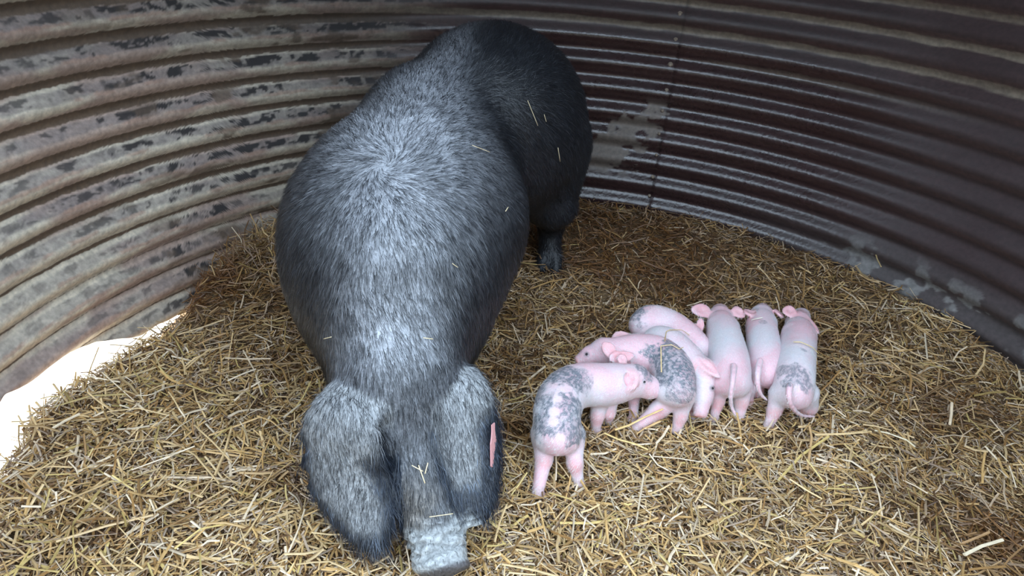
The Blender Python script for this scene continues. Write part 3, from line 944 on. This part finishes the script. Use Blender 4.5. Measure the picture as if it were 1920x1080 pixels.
    mesh_np('body', v - o0, quads=q, material=M_PIG, col=c, parent=root)
    fd = sp[0, :3] - hd[0, :3]; fd /= np.linalg.norm(fd)
    dirs = np.tile(fd * 0.8 + V(0, 0, -0.6), (len(v), 1)) + (np.stack([fbm(v, 25, 2, 61), fbm(v, 25, 2, 62), fbm(v, 25, 2, 63)], 1) - 0.5) * 1.2
    wg = np.where(n[:, 2] < -0.5, 0.2, 1.0)
    def cols(idx, g):
        wht = V(0.86, 0.84, 0.84) * g.uniform(0.8, 1.1, len(idx))[:, None]
        return np.where((dk[idx] > 0.35)[:, None] & (g.random(len(idx)) < 0.45)[:, None], DARK * 0.7, wht)
    fur('coat', v - o0, n, cols, dirs, down, 0.011, 0.0005, M_DOWN, root, seed + 5, lift=0.16, weight=wg, label='fine pale downy hair')
    for e in eyes:
        bv = BVHTree.FromPolygons([tuple(p) for p in v], [tuple(int(i) for i in r) for r in q])
        h = bv.ray_cast(Vector((0, 0, H)), Vector(ray_dir(*e)))
        if h[0] is not None: ball('eye', np.array(h[0]) - np.array(h[1]) * 0.001 - o0, 0.0042, M_EYE, root, 0.8)
    return root


FL = 0.016
piglet_args = [
    dict(label='bent piglet with grey mottled back, walking pose, pushing its nose against its neighbour',
         spine=[(1045, 815, .135, .052), (1045, 770, .150, .058), (1058, 738, .150, .058), (1090, 722, .145, .056), (1130, 722, .140, .055), (1163, 718, .140, .050)],
         head=[(1190, 714, .145, .044), (1218, 727, .128, .031), (1232, 733, .120, .019)],
         legs=[[(1018, 815, .110, .032), (1020, 860, .070, .021), (1008, 925, FL, .014)], [(1075, 815, .110, .032), (1078, 868, .065, .019), (1085, 905, FL, .013)],
               [(1125, 745, .10, .030), (1120, 780, .055, .018), (1117, 805, FL, .013)], [(1150, 730, .10, .026), (1142, 775, .05, .016), (1140, 790, FL, .012)]],
         ears=[((1172, 700, .178), (1186, 722, .165), .020, (-.1, -.9, .5)), ((1165, 680, .180), (1168, 668, .188), .012, (0, -.8, .4))],
         marks=[(1032, 790, .17, .036, .9), (1022, 745, .17, .03, .7), (1085, 790, .15, .035, .9), (1060, 715, .19, .040, .95), (1085, 715, .19, .030, .6), (1030, 760, .17, .030, .85), (1070, 770, .18, .038, .95), (1065, 800, .16, .035, .9), (1025, 800, .15, .032, .8), (1203, 700, .17, .024, .85), (1213, 716, .15, .010, .8), (1040, 772, .195, .016, -1), (1038, 790, .185, .016, -1), (1045, 752, .20, .015, -1), (1056, 736, .205, .012, -1)],
         pale=[(1015, 780, .15, .05, .9), (1080, 800, .12, .06, .9), (1100, 750, .12, .06, .85), (1215, 712, .14, .03, .8), (1020, 745, .16, .05, .8)],
         eyes=[(1208, 716)], seed=1, down=11000),
    dict(label='piglet with a dark grey mottled saddle over its rump, its head turned towards the sow',
         spine=[(1268, 730, .135, .050), (1262, 695, .145, .054), (1235, 668, .145, .054), (1200, 662, .142, .052), (1165, 662, .140, .046)],
         head=[(1132, 660, .142, .040), (1105, 668, .125, .028), (1092, 674, .115, .020)],
         legs=[[(1262, 745, .10, .034), (1235, 768, .065, .024), (1192, 802, FL, .013)], [(1282, 750, .10, .028), (1276, 780, .055, .018), (1268, 806, FL, .014)],
               [(1190, 700, .10, .026), (1188, 745, .05, .016), (1188, 785, FL, .013)]],
         ears=[((1132, 660, .180), (1148, 652, .190), .020, (-.2, -.7, .7)), ((1145, 672, .175), (1180, 668, .175), .014, (0, -.8, .6))],
         marks=[(1235, 665, .20, .042, 1.0), (1255, 690, .19, .045, 1.0), (1285, 700, .17, .040, .95), (1275, 730, .16, .032, .7), (1260, 660, .19, .03, .9)],
         pale=[(1255, 725, .14, .04, .6), (1240, 690, .17, .04, .6)],
         eyes=[(1100, 664)], seed=2, down=9000),
    dict(label='mostly hidden piglet tucked behind the saddle-marked one, only its pink ear and back showing',
         spine=[(1252, 690, .075, .040), (1225, 664, .095, .044), (1195, 655, .100, .042), (1170, 652, .100, .036)],
         head=[(1150, 655, .095, .030), (1130, 665, .080, .022), (1120, 672, .070, .016)],
         legs=[[(1240, 700, .05, .022), (1230, 720, .03, .016), (1225, 730, .02, .012)], [(1180, 680, .06, .02), (1178, 700, .03, .014), (1178, 712, .02, .012)]],
         ears=[((1150, 636, .122), (1172, 630, .130), .016, (0, -.8, .6))],
         pale=[(1200, 630, .14, .04, .7)], seed=3, down=4000),
    dict(label='plain pale pink piglet resting its hanging head and snout between two standing piglets',
         spine=[(1233, 640, .130, .046), (1255, 648, .140, .048), (1280, 668, .140, .046), (1300, 690, .135, .040)],
         head=[(1320, 698, .135, .038), (1317, 742, .095, .029), (1314, 768, .066, .0225)],
         legs=[[(1240, 690, .08, .024), (1245, 720, .04, .016), (1248, 730, FL, .012)], [(1290, 735, .08, .022), (1296, 760, .04, .015), (1298, 775, FL, .012)]],
         ears=[((1308, 672, .178), (1340, 700, .160), .013, (.3, -.6, .8)), ((1296, 700, .150), (1288, 690, .150), .012, (-.5, -.7, .3))],
         pale=[(1240, 625, .17, .05, .7), (1318, 715, .14, .05, .5)],
         eyes=[(1336, 728)], seed=4, down=5000),
    dict(label='pink piglet at the back of the pile with a few dark specks on its rump',
         spine=[(1208, 610, .125, .048), (1225, 603, .132, .050), (1258, 612, .132, .046), (1288, 632, .128, .042), (1308, 652, .120, .038)],
         head=[(1330, 668, .105, .032), (1342, 690, .080, .024), (1346, 702, .065, .018)],
         legs=[[(1205, 640, .08, .022), (1205, 660, .04, .015), (1205, 670, .02, .012)], [(1300, 690, .06, .02), (1302, 710, .03, .014), (1302, 716, .02, .012)]],
         ears=[((1312, 620, .150), (1314, 602, .165), .010, (0, -.9, .3))],
         marks=[(1196, 590, .16, .022, .9), (1215, 568, .18, .026, .7), (1204, 610, .14, .014, .6)],
         pale=[(1190, 595, .15, .03, .5)], seed=5, down=5000),
    dict(label='pink and white piglet with spread ears and a straight hanging tail, beside the pile',
         spine=[(1370, 712, .130, .052), (1368, 680, .142, .054), (1362, 650, .142, .052), (1357, 625, .140, .048), (1352, 608, .135, .042)],
         head=[(1350, 596, .130, .038), (1350, 586, .100, .028), (1350, 580, .080, .020)],
         legs=[[(1348, 725, .10, .030), (1346, 752, .060, .018), (1338, 784, FL, .013)], [(1392, 725, .10, .032), (1390, 752, .060, .020), (1386, 784, FL, .014)],
               [(1405, 730, .07, .020), (1402, 752, .03, .014), (1400, 760, .02, .012)]],
         ears=[((1330, 582, .160), (1304, 582, .165), .020, (-.1, -.5, .8)), ((1374, 580, .160), (1392, 590, .150), .018, (.4, -.5, .8))],
         tail=[(1376, 686, .186), (1374, 712, .180), (1370, 740, .145), (1372, 762, .105), (1379, 778, .085)],
         pale=[(1350, 640, .18, .075, .85), (1395, 650, .14, .05, .6), (1385, 750, .06, .03, .5), (1340, 660, .14, .05, .6)], seed=6, down=7000),
    dict(label='smaller pink piglet squeezed between two others with its thin tail hanging down',
         spine=[(1436, 700, .115, .044), (1435, 670, .128, .048), (1431, 640, .130, .047), (1428, 615, .128, .044), (1428, 602, .125, .040)],
         head=[(1428, 592, .125, .036), (1430, 584, .100, .026), (1430, 578, .085, .019)],
         legs=[[(1422, 710, .08, .024), (1420, 735, .04, .016), (1418, 745, FL, .012)], [(1452, 712, .08, .024), (1452, 735, .04, .016), (1452, 745, FL, .012)]],
         ears=[((1412, 585, .150), (1402, 588, .160), .018, (-.5, -.6, .6)), ((1456, 582, .150), (1464, 592, .150), .014, (.4, -.5, .6))],
         tail=[(1425, 676, .170), (1421, 698, .160), (1421, 722, .130), (1427, 740, .100), (1438, 750, .08)],
         marks=[(1432, 603, .18, .012, .6)],
         pale=[(1428, 625, .18, .06, .8)], seed=7, down=5000),
    dict(label='end piglet with grey speckled hips, one haunch bent and its curled tail lying on straw',
         spine=[(1488, 735, .125, .048), (1490, 705, .140, .052), (1493, 672, .142, .052), (1497, 640, .140, .050), (1497, 622, .135, .044)],
         head=[(1496, 606, .130, .038), (1502, 594, .105, .028), (1505, 588, .085, .020)],
         legs=[[(1462, 740, .10, .032), (1452, 770, .055, .019), (1441, 798, FL, .014)], [(1512, 738, .10, .036), (1515, 762, .050, .026), (1500, 772, FL + .004, .015)]],
         ears=[((1478, 592, .165), (1482, 578, .175), .018, (-.1, -.5, .8)), ((1515, 598, .158), (1530, 620, .140), .014, (.5, -.5, .6))],
         tail=[(1481, 722, .172), (1479, 744, .155), (1487, 766, .115), (1504, 779, .070), (1527, 781, .045)],
         marks=[(1478, 712, .175, .020, .8), (1500, 705, .18, .026, .8), (1470, 700, .16, .018, .7), (1492, 690, .185, .014, .6), (1506, 722, .16, .02, .7), (1502, 660, .185, .012, .5), (1489, 700, .195, .012, -1), (1489, 715, .19, .012, -1)],
         pale=[(1475, 670, .17, .06, .85), (1515, 670, .15, .06, .9), (1520, 735, .11, .05, .8), (1463, 735, .12, .05, .7), (1512, 700, .15, .05, .7)], seed=8, down=8000),
]
bvh_all = []
piglets = [build_piglet(**a) for a in piglet_args]


# ------------------------------------------------------------------ loose straws lying on the animals
def straw_piece(p0, p1, lift, w, col, label, group):
    a, b = np.asarray(p0, float), np.asarray(p1, float)
    m = (a + b) / 2 + V(0, 0, lift)
    S = spline([a, m, b], 5)
    d = b - a; d /= np.linalg.norm(d)
    s = np.cross(d, V(0, 0, 1)); s /= np.linalg.norm(s); u = np.cross(s, d)
    vs, qs = [], []
    for p in S:
        for k in range(6):
            a_ = 2 * math.pi * k / 6
            vs.append(p + s * math.cos(a_) * w / 2 + u * math.sin(a_) * w / 3)
    for i in range(4):
        for k in range(6):
            qs.append((i * 6 + k, i * 6 + (k + 1) % 6, (i + 1) * 6 + (k + 1) % 6, (i + 1) * 6 + k))
    vs += [S[0], S[-1]]
    ts = [(k, 30, (k + 1) % 6) for k in range(6)] + [(24 + k, 24 + (k + 1) % 6, 31) for k in range(6)]
    o = mesh_np('straw_stalk', vs, quads=qs, tris=ts, material=M_STRAW, col=np.tile(V(*col), (32, 1)))
    tag(o, label, 'straw', group)


bits = [((985, 190), (1004, 235)), ((1041, 275), (1045, 300)), ((966, 30), (972, 42)), ((538, 348), (548, 354)), ((790, 634), (807, 636)), ((616, 633), (630, 630)),
        ((785, 872), (796, 905)), ((774, 872), (792, 884)), ((800, 868), (796, 888)), ((806, 966), (843, 960)), ((980, 472), (1000, 474)), ((552, 300), (562, 288)), ((940, 398), (945, 390)),
        ((1015, 215), (1019, 228)), ((880, 278), (912, 290)), ((842, 495), (852, 502))]
for (a, b) in bits:
    ha, hb = sow_hit(*a), sow_hit(*b)
    if ha is None or hb is None: continue
    straw_piece(ha[0] + ha[1] * 0.012, hb[0] + hb[1] * 0.012, 0.0, 0.0024, (0.80, 0.66, 0.42), "short pale bit of straw caught in the sow's black coat", 'straw bits in the coat of the sow')


def near_hit(x, y):
    """first animal surface, or the straw, seen at a place of the picture"""
    best = None
    for b in bvh_all:
        h = b.ray_cast(Vector((0, 0, H)), Vector(ray_dir(x, y)))
        if h[0] is not None and (best is None or h[3] < best[1]): best = (np.array(h[0]) + np.array(h[1]) * 0.007, h[3])
    if best is not None: return best[0]
    p = at(x, y, 0.03)
    return at(x, y, float(ground_h(p[0:1], p[1:2])[0]) + 0.042)


def bent_straw(pix, w, col, label, group=None):
    P = [near_hit(*p) for p in pix]
    vs, qs = [], []
    for j, p in enumerate(P):
        d = P[min(j + 1, len(P) - 1)] - P[max(j - 1, 0)]; d = d / np.linalg.norm(d)
        s_ = np.cross(d, V(0, 0, 1)); s_ /= np.linalg.norm(s_); u = np.cross(s_, d)
        for k in range(6):
            a_ = 2 * math.pi * k / 6
            vs.append(p + s_ * math.cos(a_) * w / 2 + u * math.sin(a_) * w / 3)
    for i in range(len(P) - 1):
        for k in range(6): qs.append((i * 6 + k, i * 6 + (k + 1) % 6, (i + 1) * 6 + (k + 1) % 6, (i + 1) * 6 + k))
    m = (len(P) - 1) * 6
    ts = [(0, i + 1, i) for i in range(1, 5)] + [(m, m + i, m + i + 1) for i in range(1, 5)]
    tag(mesh_np('straw_stalk', vs, quads=qs, tris=ts, material=M_STRAW, col=np.tile(V(*col), (len(vs), 1)), smooth_=False), label, 'straw', group)


bent_straw([(1243, 700), (1242, 675), (1240, 652), (1258, 650), (1272, 658), (1281, 654)], 0.0034, (0.80, 0.58, 0.30), 'bent golden straw lying over the dark saddle of a piglet')
bent_straw([(1246, 643), (1250, 625), (1256, 622), (1275, 622), (1287, 625), (1293, 630)], 0.0030, (0.66, 0.46, 0.22), 'bent brown straw across the back of the plain pink piglet')
bent_straw([(1488, 645), (1500, 645), (1512, 650), (1522, 655), (1530, 664)], 0.0032, (0.80, 0.60, 0.26), 'golden straw lying across the shoulders of the end piglet')
bent_straw([(1412, 603), (1420, 601), (1430, 599)], 0.0036, (0.86, 0.80, 0.66), 'short pale straw bit on the neck of the smaller squeezed piglet')
bent_straw([(1153, 806), (1180, 797), (1212, 782), (1243, 766)], 0.0062, (0.80, 0.56, 0.24), 'thick golden straw slanting in front of the hind leg of the saddle-marked piglet')
bent_straw([(1133, 812), (1160, 824), (1190, 832), (1215, 843)], 0.0056, (0.80, 0.58, 0.24), 'thick golden straw on the bedding just below the bent piglet')
bent_straw([(1518, 800), (1522, 820), (1519, 845), (1514, 880)], 0.0066, (0.66, 0.42, 0.20), 'broad brown straw lying lengthwise below the tail of the end piglet')
bent_straw([(1640, 470), (1645, 486), (1652, 500)], 0.0050, (0.62, 0.44, 0.20), 'short broad straw near the foot of the brown sheet')
bent_straw([(1640, 807), (1665, 812), (1700, 825), (1716, 838)], 0.0060, (0.76, 0.64, 0.44), 'long pale straw with a kink on the open bedding')
bent_straw([(1785, 755), (1784, 775), (1781, 796)], 0.0080, (0.84, 0.66, 0.46), 'broad pale orange straw standing out on the open bedding')
bent_straw([(1808, 1040), (1840, 1024), (1880, 1012)], 0.0085, (0.84, 0.70, 0.50), 'broad pale straw near the corner of the bedding')
bent_straw([(50, 905), (75, 880), (105, 862), (140, 850)], 0.0050, (0.62, 0.44, 0.22), 'long tan straw on the bedding beside the lifted foot of the sheet')
